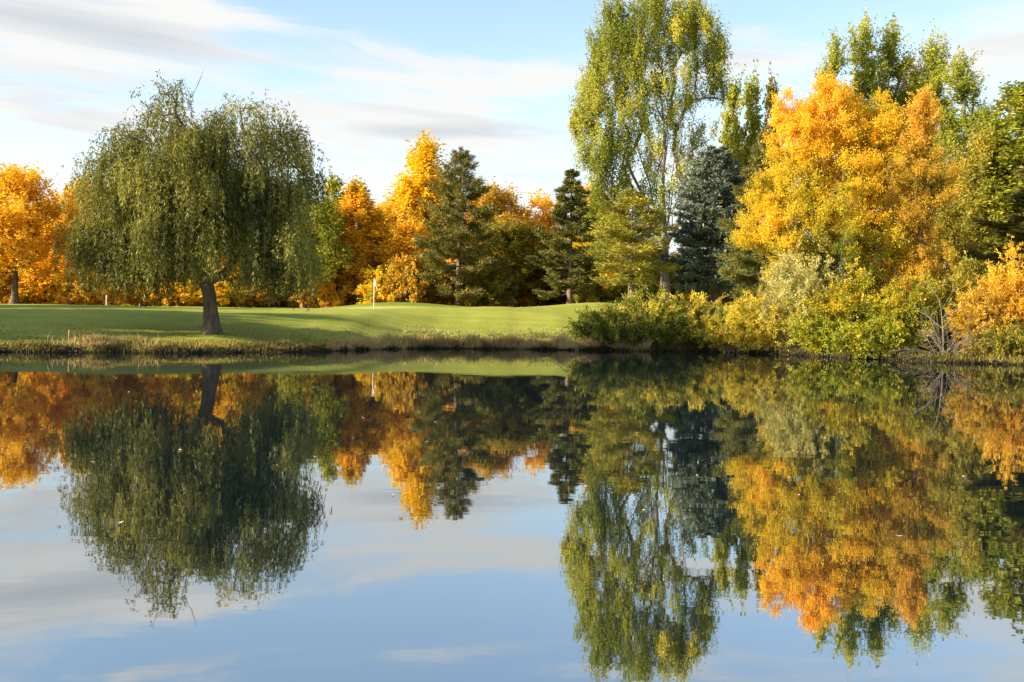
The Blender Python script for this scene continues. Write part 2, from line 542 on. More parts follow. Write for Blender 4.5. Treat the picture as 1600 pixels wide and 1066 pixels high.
def wood_paths(Pn, par, cnt, ntrunk, r_trunk, r_tip=0.012, expo=0.5, trunk_r=None):
    n = len(Pn)
    tot = cnt.copy()
    for i in range(n - 1, 0, -1):
        tot[par[i]] += tot[i]
    tot = np.maximum(tot, 1)
    rad = r_tip + (r_trunk - r_tip) * (tot / tot[0]) ** expo
    if trunk_r is not None:
        rad[:ntrunk] = np.maximum(trunk_r, 0.0)
    kids = [[] for _ in range(n)]
    for i in range(1, n):
        kids[par[i]].append(i)
    paths = []
    starts = []
    for i in range(n):
        ks = sorted(kids[i], key=lambda k: -tot[k])
        if i < ntrunk - 1:
            ks = [k for k in ks if k >= ntrunk]
            starts += [(i, k) for k in ks]
        elif i == ntrunk - 1:
            starts += [(i, k) for k in ks]
        else:
            starts += [(i, k) for k in ks[1:]]
    for (a, k) in starts:
        pts = [Pn[a], Pn[k]]; rr = [min(rad[k], rad[a]), rad[k]]
        c = k
        while kids[c]:
            c = max(kids[c], key=lambda q: tot[q])
            pts.append(Pn[c]); rr.append(rad[c])
        rr[-1] = r_tip * 0.6
        paths.append((np.array(pts), np.array(rr)))
    return paths, (Pn[:ntrunk], rad[:ntrunk])


def flare(pts, rad, k=0.6, h=0.5):
    pts = np.array(pts); rad = np.array(rad)
    z = pts[:, 2] - pts[0, 2]
    return pts, rad * (1 + k * np.exp(-z / h))


def trunk_line(rng, h, lean=(0, 0), n=9, wob=0.06):
    z = np.linspace(0, h, n)
    k = z / h
    p = np.stack([lean[0] * k, lean[1] * k, z], 1)
    p[1:, :2] += np.cumsum(rng.normal(size=(n - 1, 2)), 0) * wob * h / n
    return p


def make_root(name, trunk_path, branch_paths, crown_me, bark, leaf, sides=8, crown_name='crown'):
    root = empty(name)
    link('trunk', tubes('trunk', [trunk_path], sides + 4), bark, root)
    if branch_paths:
        link('branches', tubes('branches', branch_paths, 5), bark, root)
    link(crown_name, crown_me, leaf, root)
    return root


def broadleaf(name, seed, trunk, r_trunk, lobes, leaf_mat, bark_mat, per_tip=60, spread=0.5, leaf=(0.2, 0.13), tone=None,
              shell=0.45, hpen=1.3, uppen=1.5, droop=0.2, spread_z=None, expo=0.5, r_tip=0.012, jit=0.05, bow=0.25, step=0.6, limbs=(), rise=0.45, leaves_per_twig=14):
    rng = np.random.default_rng(seed)
    tips, cen = sample_lobes(rng, lobes, shell)
    ok = tips[:, 2] > 0.25
    tips, cen = tips[ok], cen[ok]
    Pn, par, cnt = grow(rng, trunk, tips, hpen, uppen, step, bow, jit, limbs)
    tr = np.linspace(r_trunk, r_trunk * 0.5, len(trunk))
    paths, tp = wood_paths(Pn, par, cnt, len(trunk), r_trunk * 0.8, r_tip, expo, tr)
    tp = flare(*tp, 0.5, r_trunk * 1.3)
    sz = spread_z or spread
    ntw = max(4, per_tip // leaves_per_twig)
    wi = np.repeat(np.arange(len(tips)), ntw); nw = len(wi)
    szs = rng.lognormal(0, 0.30, len(tips))
    outw = unit(tips - cen)
    outw[:, 2] = np.maximum(outw[:, 2], -0.3)
    wd = unit(outw[wi] * 0.55 + rng.normal(size=(nw, 3)) * 0.62 + np.array([0, 0, rise]))
    wl = 1.55 * rng.uniform(0.35, 1.1, nw) * szs[wi]
    w0 = tips[wi] + rng.normal(size=(nw, 3)) * 0.22 * np.array([spread, spread, sz]) - wd * wl[:, None] * 0.3 * spread
    wv = wd * wl[:, None] * np.array([spread, spread, sz])
    n = nw * leaves_per_twig
    lw = np.repeat(np.arange(nw), leaves_per_twig); ti = wi[lw]
    f = rng.uniform(0, 1, n) ** 0.8
    off = np.clip(rng.normal(size=(n, 3)), -1.6, 1.6) * 0.12 * spread * (1.25 - 0.7 * f)[:, None]
    pos = w0[lw] + wv[lw] * f[:, None] + off
    axis = unit(wd[lw] * 0.5 + rng.normal(size=(n, 3)) * 0.75 + np.array([0, 0, -droop]))
    L = leaf[0] * rng.uniform(0.65, 1.25, n)
    V = leaf_quads(rng, pos, axis, L, L * leaf[1] / leaf[0])
    H = pos[:, 2].max()
    tn = 0.5 + 0.22 * lumpy(pos, seed + 5, H * 0.16) + rng.normal(size=n) * 0.08 + rng.normal(size=len(tips))[ti] * 0.12
    if tone is not None:
        tn = tn + tone(pos, H)
    keepm = pos[:, 2] > 0.05
    me = quad_mesh('crown', V[keepm], np.clip(tn, 0, 1)[keepm])
    return make_root(name, tp, paths, me, bark_mat, leaf_mat)


def foot_v(u, d):
    x = P(u, 500, d).x
    return 500 + (P(u, 500, d).z - gz(x, d)) * F / d


def px_lobes(items, u0, v0, d, depth=0.9, seed=0, dens=1.0):
    """lobes given as (u, v, ru, rv, n[, dy]) in photo pixels at distance d, to metres about the trunk foot"""
    r = np.random.default_rng(seed)
    s = d / F
    out = []
    for it in items:
        u, v, ru, rv, n = it[:5]
        dy = it[5] if len(it) > 5 else r.uniform(-0.5, 0.5) * ru * s
        out.append((((u - u0) * s, dy, (v0 - v) * s), (ru * s, ru * s * depth, rv * s), int(n * dens)))
    return out


def conifer(name, seed, h, crown0, prof, whorl, per, leaf_mat, bark_mat, r_trunk, tuft, nneedle, elev=(0.2, -0.15), tuft_r=0.16,
            twig=0.35, twigs_per=9, up_end=0.1, tone=None, jit=0.15, tipfrac=0.25):
    """whorled conifer; prof(k) branch reach in metres at k = 0 (crown foot) .. 1 (top)"""
    rng = np.random.default_rng(seed)
    tz = np.linspace(0, h, 14)
    tp = np.stack([rng.normal(size=14) * 0.012 * h / 10, rng.normal(size=14) * 0.012 * h / 10, tz], 1)
    tp[0, :2] = 0
    tr = r_trunk * (1 - 0.94 * (tz / h) ** 0.9)
    paths = []
    S, D, LN = [], [], []
    z = crown0
    while z < h * 0.985:
        k = (z - crown0) / (h - crown0)
        a0 = rng.uniform(0, 6.28)
        for q in range(per):
            if rng.uniform() < 0.08: continue
            a = a0 + q * 2 * math.pi / per + rng.normal() * 0.25
            L = prof(k) * rng.uniform(1 - jit * 1.8, 1 + jit)
            if L < 0.1: L = 0.1
            zz = z + rng.normal() * whorl * 0.25
            el = elev[1] + (elev[0] - elev[1]) * k + rng.normal() * 0.08
            ts = np.linspace(0, 1, 6)
            hor = L * ts * math.cos(el)
            ver = L * ts * math.sin(el) + up_end * L * ts ** 3 - 0.06 * L * np.sin(np.pi * ts)
            pts = np.stack([math.cos(a) * hor, math.sin(a) * hor, zz + ver], 1)
            paths.append((pts, 0.012 + 0.018 * L * (1 - ts) * 0.8))
            out = np.array([math.cos(a), math.sin(a), math.sin(el)])
            side = np.array([-math.sin(a), math.cos(a), 0])
            nt = max(3, int(twigs_per * L / 2.0) + 2)
            for tt in np.concatenate([rng.uniform(tipfrac, 1, nt), [1.0]]):
                p0 = np.array([np.interp(tt, ts, pts[:, i_]) for i_ in range(3)])
                sg = rng.choice([-1, 1])
                dv = unit(out * rng.uniform(0.5, 1.1) + side * sg * rng.uniform(0.2, 1.0) * (tt < 0.99) + np.array([0, 0, rng.normal() * 0.22 + up_end * 0.8]))
                S.append(p0); D.append(dv); LN.append((max(0.18, twig * L * (1.15 - tt)) + 0.1) * min(1.0, 0.38 + 2.2 * (1 - k)))
        z += whorl * (1.15 - 0.5 * k) * rng.uniform(0.8, 1.2)
    S = np.array(S); D = np.array(D); LN = np.array(LN)
    # the leader
    S = np.concatenate([S, [[0, 0, h * 0.96]]]); D = np.concatenate([D, [[0, 0, 1.0]]]); LN = np.concatenate([LN, [h * 0.04]])
    n = nneedle
    ti = rng.choice(len(S), n, p=LN / LN.sum())
    tt = rng.uniform(0, 1, n) ** 0.8
    pos = S[ti] + D[ti] * (tt * LN[ti])[:, None] + rng.normal(size=(n, 3)) * tuft_r * 0.35 * np.clip(0.3 + (h - S[ti, 2]) / h * 4, 0.3, 1)[:, None]
    axis = unit(D[ti] * 0.8 + rng.normal(size=(n, 3)) * 0.6 + np.array([0, 0, 0.15]))
    L = tuft[0] * rng.uniform(0.7, 1.25, n)
    V = leaf_quads(rng, pos, axis, L, L * tuft[1] / tuft[0])
    tn = 0.42 + 0.16 * lumpy(pos, seed + 9, h * 0.12) + rng.normal(size=n) * 0.16 + rng.normal(size=len(S))[ti] * 0.10 + 0.15 * tt
    if tone is not None: tn = tn + tone(pos, h)
    me = quad_mesh('crown', V, np.clip(tn, 0, 1))
    return make_root(name, flare(tp, tr, 0.35, 0.4), paths, me, bark_mat, leaf_mat, 6)


def shrub(name, seed, rx, ry, h, nstem, nleaf, leaf, leaf_mat, bark_mat, lean=(0, 0), flop=0.35, fluff=0.3, tone=None, low=0.12, narrow=0.5, twiglen=0.5, base_r=0.35, stem_r=0.012):
    """many-stemmed bush: arching stems with twigs and leaves; parts stems and foliage"""
    rng = np.random.default_rng(seed)
    a = rng.uniform(0, 6.28, nstem); rr = np.sqrt(rng.uniform(0, 1, nstem))
    dirx, diry = np.cos(a) * rr, np.sin(a) * rr
    H = h * (1 - 0.42 * rr ** 2) * rng.uniform(0.5, 1.14, nstem)
    base = np.stack([dirx * rx * base_r, diry * ry * base_r, np.zeros(nstem)], 1)
    reach = np.stack([dirx * rx * (1 - base_r) + lean[0], diry * ry * (1 - base_r) + lean[1]], 1) * rng.uniform(0.65, 1.2, (nstem, 1))
    T = np.linspace(0, 1, 6)

    def at(i_, t_):
        hx = reach[i_, 0] * (0.55 * t_ + 0.45 * t_ ** 2)
        hy = reach[i_, 1] * (0.55 * t_ + 0.45 * t_ ** 2)
        z_ = H[i_] * (t_ * (1 + flop * rr[i_]) - flop * rr[i_] * t_ ** 2.2)
        return base[i_] + np.stack([hx, hy, z_], -1)
    paths = []
    for q in range(nstem):
        pts = at(np.full(6, q), T)
        pts[1:-1] += rng.normal(size=(4, 3)) * 0.02 * h
        paths.append((pts, stem_r * (1.0 - 0.8 * T)))
    ntw = max(8, nleaf // 28)
    si = rng.integers(0, nstem, ntw)
    tt = low + (1 - low) * rng.uniform(0, 1, ntw) ** 0.75
    p0 = at(si, tt)
    tang = unit(at(si, np.minimum(1.0, tt + 0.05)) - at(si, tt - 0.05))
    dv = unit(tang * 0.9 + rng.normal(size=(ntw, 3)) * 0.65)
    tl = twiglen * rng.uniform(0.4, 1.2, ntw)
    ti = rng.integers(0, ntw, nleaf)
    f = rng.uniform(0, 1, nleaf)
    pos = p0[ti] + dv[ti] * (f * tl[ti])[:, None] + rng.normal(size=(nleaf, 3)) * fluff * 0.12
    pos[:, 2] -= 0.12 * tl[ti] * f ** 2
    axis = unit(dv[ti] * 0.8 + rng.normal(size=(nleaf, 3)) * 0.65 + np.array([0, 0, -0.1]))
    L = leaf[0] * rng.uniform(0.6, 1.3, nleaf)
    V = leaf_quads(rng, pos, axis, L, L * leaf[1] / leaf[0])
    tn = 0.5 + 0.24 * lumpy(pos, seed + 3, h * 0.28) + rng.normal(size=nleaf) * 0.13 + rng.normal(size=ntw)[ti] * 0.1
    if tone is not None: tn = tn + tone(pos, h)
    k = pos[:, 2] > 0.02
    root = empty(name)
    link('stems', tubes('stems', paths, 4), bark_mat, root)
    link('foliage', quad_mesh('foliage', V[k], np.clip(tn, 0, 1)[k]), leaf_mat, root)
    return root


def copy_thing(o):
    c = o.copy(); COL.objects.link(c)
    for ch in o.children:
        k = ch.copy(); COL.objects.link(k); k.parent = c
    return c


def recolour(root, leaf_mat, part=('crown', 'foliage')):
    for ch in root.children:
        if ch.name.split('.')[0] in part:
            ch.material_slots[0].link = 'OBJECT'
            ch.material_slots[0].material = leaf_mat


USED = set()


def use(proto):
    """the first use of a built plant moves it, later ones copy it"""
    if proto.name in USED:
        return copy_thing(proto)
    USED.add(proto.name)
    return proto


DIMS = {}


def dims(proto):
    """the extent of the leafy crown, strays left out"""
    for ch in proto.children:
        if ch.name.split('.')[0] in ('crown', 'foliage'):
            if ch.data.name not in DIMS:
                co = np.zeros(len(ch.data.vertices) * 3, np.float32)
                ch.data.vertices.foreach_get('co', co)
                co = co.reshape(-1, 3)
                DIMS[ch.data.name] = (np.percentile(co, 1.5, 0), np.concatenate([np.percentile(co, 98.5, 0)[:2], [np.percentile(co[:, 2], 99.85)]]))
            return DIMS[ch.data.name]


def plant(proto, u, vtop, d, wpx=None, rz=None, label=None, cat='tree', group=None, leaf=None, vb=478, name=None, sink=0.05):
    o = use(proto)
    p = P(u, vb, d)
    z0 = gz(p.x, d) - sink
    lo, hi = dims(proto)
    top = P(u, vtop, d).z
    s = (top - z0) / hi[2]
    sw = s if wpx is None else (wpx * (1.22 if group == 'trees of the autumn treeline beyond the lawn' else 1.0) * d / F) / (0.5 * ((hi[0] - lo[0]) + (hi[1] - lo[1])))
    o.location = (p.x, d, z0)
    o.scale = (sw, sw, s)
    o.rotation_euler = (0, 0, rz if rz is not None else (u * 0.37) % 6.28)
    if name: o.name = name
    tag(o, label, cat, group)
    if leaf is not None: recolour(o, leaf)
    return o


PI = math.pi
R = np.random.default_rng(77)
# ------------------------------------------------------------------ weeping willow on the near bank
def willow():
    rng = np.random.default_rng(11)
    d = 47.0; s = d / F; u0, v0 = 330, 527
    def q(u, v, dy=0.0): return np.array([(u - u0) * s, dy, (v0 - v) * s])
    trunk = np.array([q(331, 527), q(330, 505), q(328, 485), q(326, 465), q(322, 448), q(317, 434)])
    # outline of the crown: top and hem heights across its width
    tu = np.array([(112, 296), (128, 270), (165, 238), (200, 208), (240, 182), (270, 152), (295, 130), (320, 142), (345, 186), (362, 188), (385, 160), (410, 152), (440, 167), (465, 196), (485, 226), (505, 264), (514, 292)], float)
    bu = np.array([(112, 325), (140, 425), (170, 450), (220, 470), (260, 468), (295, 436), (330, 420), (360, 436), (400, 470), (440, 480), (465, 440), (490, 335), (514, 300)], float)
    # sprays: rounded clumps kept apart so that light and dark layers show between them
    cl = []
    tries = 0
    while len(cl) < 96 and tries < 9000:
        tries += 1
        u = rng.uniform(160, 462)
        vt, vb = np.interp(u, tu[:, 0], tu[:, 1]) + 6, np.interp(u, bu[:, 0], bu[:, 1])
        f = rng.uniform(0, 1) ** 1.15
        edge = max(0.05, 1 - ((u - 314) / 205.0) ** 2)
        r = rng.uniform(0.50, 1.0) * (0.55 + 0.45 * edge)
        L = (0.75 + 1.15 * min(1, f * 1.7)) * rng.uniform(0.75, 1.2) * (0.6 + 0.4 * edge)
        zt = (v0 - vt) * s - r * 0.75 - 0.25
        zb = (v0 - vb) * s + L * 0.8
        if zb > zt: zb = zt - 0.05
        z = zt + (zb - zt) * f
        if len(cl) < 3: u, z, r, L, edge = ((296, (v0 - 172) * s, 0.55, 0.8, 0.6), (143, (v0 - 296) * s, 0.42, 0.8, 0.05), (482, (v0 - 290) * s, 0.42, 0.8, 0.05))[len(cl)]
        D = 3.9 * math.sqrt(edge) * (0.45 + 0.55 * math.sqrt(min(1, f * 2.2 + 0.1)))
        y = rng.uniform(-1, 1); y = math.copysign(abs(y) ** 0.55, y) * D * 0.85
        c = np.array([(u - u0) * s, y, z])
        if any(np.linalg.norm((c - o[0]) * np.array([1, 0.9, 1.0])) < 0.70 * (r + o[1]) for o in cl): continue
        cl.append((c, r, L))
    st, ln, cc, tnb = [], [], [], []
    for (c, r, L) in cl:
        n = max(4, int(13 * r ** 1.6))
        dd = unit(rng.normal(size=(n, 3))); dd[:, 2] = np.abs(dd[:, 2]) * 0.9 - 0.12
        p = c + dd * r * np.array([1, 1, 0.75]) * rng.uniform(0.35, 1, (n, 1)) ** 0.5
        st.append(p); ln.append(np.full(n, L)); tnb.append(np.full(n, rng.normal() * 0.15 - 0.04))
        out_ = unit(np.array([c[0], c[1], 0.01])); cc.append(np.repeat(c[None] - out_ * r * 0.4, n, 0))
    st = np.concatenate(st); ln = np.concatenate(ln); tnb = np.concatenate(tnb); cc = np.concatenate(cc)
    Pn, par, cnt = grow(rng, trunk, st, 0.95, 0.7, 0.7, 0.28, 0.06, (), 0.8)
    paths, tp = wood_paths(Pn, par, cnt, len(trunk), 0.27, 0.012, 0.46, np.array([0.36, 0.315, 0.285, 0.28, 0.28, 0.24]))
    pts, rad = flare(*tp, 0.30, 0.4)
    # bare shoots standing over the crown
    for (u, v, hh) in [(238, 165, 1.3), (240, 175, 0.8), (222, 180, 0.9), (300, 120, 0.8), (345, 178, 1.0), (350, 190, 1.1), (190, 205, 0.8), (166, 225, 0.6), (120, 330, 0.9), (128, 345, 1.1)]:
        a = q(u, v + 25, rng.uniform(-0.6, 0.6)) - np.array([0, 0, 0.5])
        for _ in range(3):
            k = np.linspace(0, 1, 6)[:, None]
            tipv = np.array([rng.normal() * 0.28, rng.normal() * 0.2, (hh * 0.75 + 0.5) * rng.uniform(0.55, 1.0)])
            paths.append((a + k * tipv + np.sin(k * 5) * rng.normal(size=3) * 0.05, np.linspace(0.014, 0.005, 6)))
    # shoots
    nb = len(st); per = 14
    bi = np.repeat(np.arange(nb), per); n = len(bi)
    root_p = st[bi] + rng.normal(size=(n, 3)) * np.array([0.30, 0.30, 0.20])
    outd = st - cc; outd[:, 2] *= 0.1; outd = unit(outd)
    od = unit(outd[bi] + rng.normal(size=(n, 3)) * 0.55); od[:, 2] = 0
    Ls = ln[bi] * rng.uniform(0.4, 1.15, n) * rng.lognormal(0, 0.2, nb)[bi]
    reach = rng.uniform(0.15, 0.65, n)
    lift = rng.uniform(0.08, 0.42, n)
    nl = 46
    si = np.repeat(np.arange(n), nl); t_ = rng.uniform(0, 1, len(si)) ** 0.9
    # the curve: out and up a little, then straight down
    def at(i_, t):
        return root_p[i_] + od[i_] * (reach[i_] * (1 - np.exp(-3.2 * t)))[:, None] + np.array([0, 0, 1.0]) * (lift[i_] * np.sin(np.minimum(t * 6, np.pi)) - Ls[i_] * t ** 1.25)[:, None]
    pos = at(si, t_) + rng.normal(size=(len(si), 3)) * 0.028
    tang = unit(at(si, np.minimum(t_ + 0.03, 1)) - at(si, t_ - 0.03 * (t_ > 0.03)))
    keep = pos[:, 2] > (0.7 + 0.9 * rng.uniform(0, 1, n) ** 0.6 + 0.8 * np.exp(-(st[bi, 0] / 1.4) ** 2))[si]
    keep &= rng.uniform(size=len(si)) < np.clip(Ls[si] / 1.6, 0.35, 1)
    pos, tang, si2, t2 = pos[keep], tang[keep], si[keep], t_[keep]
    axis = unit(tang * 0.75 + rng.normal(size=pos.shape) * 0.55 + np.array([0, 0, -0.25]))
    L = rng.uniform(0.09, 0.19, len(pos))
    V = leaf_quads(rng, pos, axis, L, L * 0.27)
    tn = 0.45 + 0.20 * lumpy(pos, 4, 1.6) + rng.normal(size=len(pos)) * 0.13 + tnb[bi][si2] + rng.normal(size=nb)[bi][si2] * 0.06
    root = empty('weeping_willow')
    link('trunk', tubes('trunk', [(pts, rad)], 14), M['bark'], root)
    link('branches', tubes('branches', paths, 6), M['bark'], root)
    link('crown', quad_mesh('crown', V, np.clip(tn, 0, 1)), M['willow'], root)
    p = P(330, 527, d)
    root.location = (p.x, d, gz(p.x, d) - 0.05)
    tag(root, 'broad weeping willow with drooping green shoots on the left grassy bank', 'tree')
    return root


WILLOW = willow()

# ------------------------------------------------------------------ tall green-yellow poplar
d = 94.0
lob = px_lobes([(965, 85, 42, 70, 52), (1010, 55, 45, 55, 52), (1052, 55, 38, 58, 44), (1092, 95, 30, 70, 26), (1108, 150, 18, 50, 10), (932, 165, 34, 60, 34), (985, 170, 50, 70, 60),
                (1045, 150, 40, 60, 30), (912, 215, 24, 45, 20), (938, 275, 40, 55, 40), (970, 330, 30, 40, 20), (1080, 230, 34, 55, 14), (1015, 245, 40, 55, 16), (1110, 300, 18, 40, 6), (915, 180, 22, 40, 20), (928, 95, 20, 45, 22), (950, 50, 20, 40, 20), (1112, 90, 12, 40, 10), (1085, 40, 20, 36, 16), (1000, 340, 40, 40, 10), (950, 380, 30, 35, 22), (925, 335, 24, 40, 22), (1030, 300, 40, 40, 12), (1075, 290, 30, 40, 10), (985, 395, 40, 30, 14), (960, 240, 34, 40, 20)], 1038, foot_v(1038, d), d, 0.85, 3)
LIMBS = []
rl = np.random.default_rng(8)
for (ti, u, v, bend) in [(3, 905, 230, 0.5), (4, 1100, 190, 0.12), (4, 935, 130, 0.35), (4, 1085, 120, 0.3), (4, 965, 60, 0.3), (5, 1060, 50, 0.15), (5, 1015, 40, 0.15), (5, 990, 110, 0.2), (5, 1040, 100, 0.1), (2, 940, 330, 0.6), (3, 1115, 290, 0.5), (5, 1075, 150, 0.2), (4, 955, 200, 0.4), (5, 1022, 140, 0.12)]:
    e = np.array([(u - 1038) * d / F, rl.uniform(-3.2, 3.2), (470 - v) * d / F]) * np.array([0.86, 1, 0.90])
    a_ = np.array([0, 0, [0, 1.3, 2.6, 3.8, 4.9, 6.0][ti]])
    k = np.linspace(0, 1, 9)[1:, None]
    pts = a_ + (e - a_) * np.concatenate([k ** (1 - 0.0), k ** (1 - 0.0), k], 1)
    pts[:, :2] = a_[:2] + (e - a_)[:2] * (k * (1 + bend) - bend * k ** 2)
    pts += rl.normal(size=pts.shape) * 0.10
    LIMBS.append((ti, pts))
poplar = broadleaf('tall_poplar', 21, np.array([(0, 0, 0), (0.05, 0, 1.3), (0, 0.05, 2.6), (-0.05, 0, 3.8), (0.0, 0, 4.9), (0.02, 0, 6.0)]), 0.46, lob, M['poplar'], M['palebark'],
                   per_tip=272, spread=0.86, spread_z=1.35, leaf=(0.135, 0.11), rise=1.7, leaves_per_twig=16, hpen=2.2, uppen=1.3, droop=-0.1, expo=0.55, r_tip=0.02, jit=0.045, bow=0.15, step=1.0, limbs=LIMBS,
                   tone=lambda p, H: 0.06 * (p[:, 2] / H - 0.5) - 0.08)
p = P(1038, 470, d); poplar.location = (p.x, d, gz(p.x, d))
tag(poplar, 'tallest tree, open poplar with green and yellow leaves and forked pale limbs', 'tree')

# ------------------------------------------------------------------ golden tree on the right bank and the amber one beside it
d = 55.5
lob = px_lobes([(1285, 195, 58, 55, 60), (1350, 205, 55, 55, 56), (1240, 225, 45, 50, 40), (1222, 285, 48, 52, 44), (1195, 330, 36, 40, 28), (1300, 285, 75, 65, 70), (1372, 240, 38, 60, 38),
                (1235, 360, 62, 45, 50), (1320, 370, 75, 60, 70), (1372, 335, 44, 66, 46), (1280, 430, 70, 45, 50), (1360, 450, 75, 45, 56), (1378, 420, 38, 50, 26), (1178, 372, 26, 30, 14), (1290, 150, 24, 30, 16), (1218, 175, 20, 26, 10), (1320, 495, 80, 26, 40), (1395, 490, 50, 30, 26), (1240, 415, 50, 40, 34)], 1335, foot_v(1335, d), d, 1.0, 5)
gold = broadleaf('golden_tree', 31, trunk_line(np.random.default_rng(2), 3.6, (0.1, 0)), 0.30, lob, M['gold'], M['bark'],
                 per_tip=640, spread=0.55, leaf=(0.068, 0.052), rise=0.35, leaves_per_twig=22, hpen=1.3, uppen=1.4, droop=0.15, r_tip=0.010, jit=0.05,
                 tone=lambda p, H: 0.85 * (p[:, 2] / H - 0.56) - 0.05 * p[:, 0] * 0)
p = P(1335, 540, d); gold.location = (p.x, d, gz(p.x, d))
tag(gold, 'broad golden orange tree on the right bank, greener towards its foot', 'tree')

d = 53.8
lob = px_lobes([(1432, 185, 22, 45, 26), (1428, 240, 36, 50, 44), (1445, 300, 40, 50, 46), (1425, 350, 44, 50, 46), (1450, 400, 42, 50, 40), (1420, 450, 44, 40, 34), (1462, 450, 30, 40, 20), (1400, 290, 26, 40, 16)], 1435, foot_v(1435, d), d, 1.0, 8)
amber = broadleaf('amber_tree', 37, trunk_line(np.random.default_rng(4), 5.0, (0.1, 0)), 0.20, lob, M['amber'], M['bark'],
                  per_tip=480, spread=0.48, leaf=(0.07, 0.048), rise=0.8, leaves_per_twig=20, hpen=1.8, uppen=1.3, r_tip=0.01, jit=0.05, tone=lambda p, H: 0.25 * (p[:, 2] / H - 0.5))
p = P(1435, 540, d); amber.location = (p.x, d, gz(p.x, d))
tag(amber, 'brownish amber tree with pointed top on the right side of the golden tree', 'tree')

# ------------------------------------------------------------------ far trees: protos about 12 m tall, copied
def ell(items, seed):
    return [(c, r, n) for (c, r, n) in items]


round_a = broadleaf('autumn_tree', 41, trunk_line(np.random.default_rng(5), 5.0), 0.20,
                    [((0, 0, 8.6), (2.0, 2.0, 2.9), 70), ((-1.6, 0.4, 6.2), (1.7, 1.8, 2.6), 55), ((1.5, -0.5, 6.6), (1.8, 1.8, 2.6), 55), ((0, 0.3, 3.8), (2.5, 2.3, 2.0), 50), ((0.6, 0.1, 10.2), (1.2, 1.2, 1.5), 26)],
                    M['orange'], M['bark'], per_tip=182, spread=0.62, leaf=(0.15, 0.115), spread_z=0.95, r_tip=0.015, hpen=1.6)
round_b = broadleaf('autumn_tree', 43, trunk_line(np.random.default_rng(6), 5.0, (0.3, 0.2)), 0.2,
                    [((-0.9, 0, 9.2), (1.3, 1.5, 2.4), 44), ((1.0, 0.2, 8.4), (1.4, 1.5, 2.5), 44), ((-1.9, -0.2, 6.0), (1.3, 1.5, 2.4), 40), ((1.9, 0.2, 5.4), (1.3, 1.4, 2.4), 40), ((0, 0.2, 5.6), (2.0, 2.2, 2.6), 50), ((0.2, -0.2, 3.0), (2.2, 2.2, 1.6), 34)],
                    M['orange'], M['bark'], per_tip=182, spread=0.60, leaf=(0.15, 0.115), spread_z=1.0, r_tip=0.015, hpen=1.6)
cone_a = broadleaf('upright_poplar', 47, trunk_line(np.random.default_rng(7), 7.0), 0.2,
                   [((0, 0, 10.4), (0.55, 0.55, 2.0), 34), ((0.1, 0, 8.2), (1.0, 1.0, 2.2), 46), ((-0.7, 0.1, 6.2), (1.0, 1.1, 2.2), 40), ((0.8, 0, 5.8), (1.0, 1.1, 2.2), 40), ((0, 0, 3.6), (1.7, 1.6, 1.8), 46), ((-1.1, 0, 7.9), (0.35, 0.4, 1.3), 10), ((0.9, 0.1, 8.6), (0.3, 0.35, 1.2), 8)],
                   M['yellow'], M['bark'], per_tip=182, spread=0.40, spread_z=0.95, leaf=(0.14, 0.11), rise=1.0, r_tip=0.014, hpen=2.4, droop=-0.2)
cone_b = broadleaf('upright_poplar', 53, trunk_line(np.random.default_rng(8), 8.0), 0.17,
                   [((0, 0, 10.6), (0.6, 0.6, 1.5), 20), ((0.1, 0.1, 8.7), (0.85, 0.85, 1.7), 34), ((-0.15, 0, 6.8), (1.05, 1.05, 1.8), 38), ((0.2, 0, 4.9), (1.15, 1.15, 1.7), 38), ((0, 0, 3.0), (1.1, 1.1, 1.3), 30)],
                   M['poplar'], M['bark'], per_tip=140, spread=0.42, spread_z=0.75, leaf=(0.14, 0.11), rise=0.7, r_tip=0.016, hpen=2.4, droop=0.2)
tall_b = broadleaf('upright_poplar', 57, trunk_line(np.random.default_rng(12), 19.0, n=14), 0.36,
                   [((0, 0, 24.6), (0.8, 0.8, 2.2), 22), ((0.4, 0.2, 21.4), (1.3, 1.3, 2.6), 36), ((-0.6, 0, 18.0), (1.5, 1.6, 3.0), 44), ((0.5, 0, 14.6), (1.8, 1.8, 3.0), 44), ((-0.2, 0, 11.0), (1.9, 1.9, 3.0), 44), ((0.2, 0, 6.5), (1.9, 1.9, 3.0), 36)],
                   M['poplar'], M['palebark'], per_tip=210, spread=0.66, spread_z=1.15, leaf=(0.15, 0.12), leaves_per_twig=20, tone=lambda p, H: -0.1, r_tip=0.024, hpen=2.4, droop=0.25, step=1.0, rise=0.8)
tall_c = broadleaf('upright_poplar', 58, trunk_line(np.random.default_rng(13), 19.0, (0.6, 0.2), n=14), 0.34,
                   [((0.5, 0, 24.4), (0.7, 0.7, 1.8), 16), ((0.0, 0.2, 21.8), (1.0, 1.1, 2.0), 22), ((1.3, 0, 20.0), (0.7, 0.8, 2.0), 12), ((-0.9, 0, 17.5), (1.2, 1.4, 2.6), 28), ((0.9, 0, 15.2), (1.7, 1.7, 2.6), 36), ((-0.6, 0, 12.0), (1.9, 1.9, 3.0), 40), ((0.4, 0, 7.0), (2.0, 2.0, 3.4), 40)],
                   M['poplar'], M['palebark'], per_tip=190, spread=0.7, spread_z=1.2, leaf=(0.15, 0.12), leaves_per_twig=20, tone=lambda p, H: -0.1, r_tip=0.024, hpen=2.4, droop=0.25, step=1.0, rise=0.8)
bush_a = broadleaf('undergrowth_bush', 59, trunk_line(np.random.default_rng(9), 0.9, n=5), 0.05,
                   [((0, 0, 1.3), (1.3, 1.2, 0.9), 40), ((-0.8, 0.1, 1.0), (0.8, 0.8, 0.8), 20), ((0.8, 0, 1.6), (0.7, 0.8, 1.0), 22)],
                   M['orange'], M['bark'], per_tip=98, spread=0.42, leaf=(0.13, 0.10), r_tip=0.01)
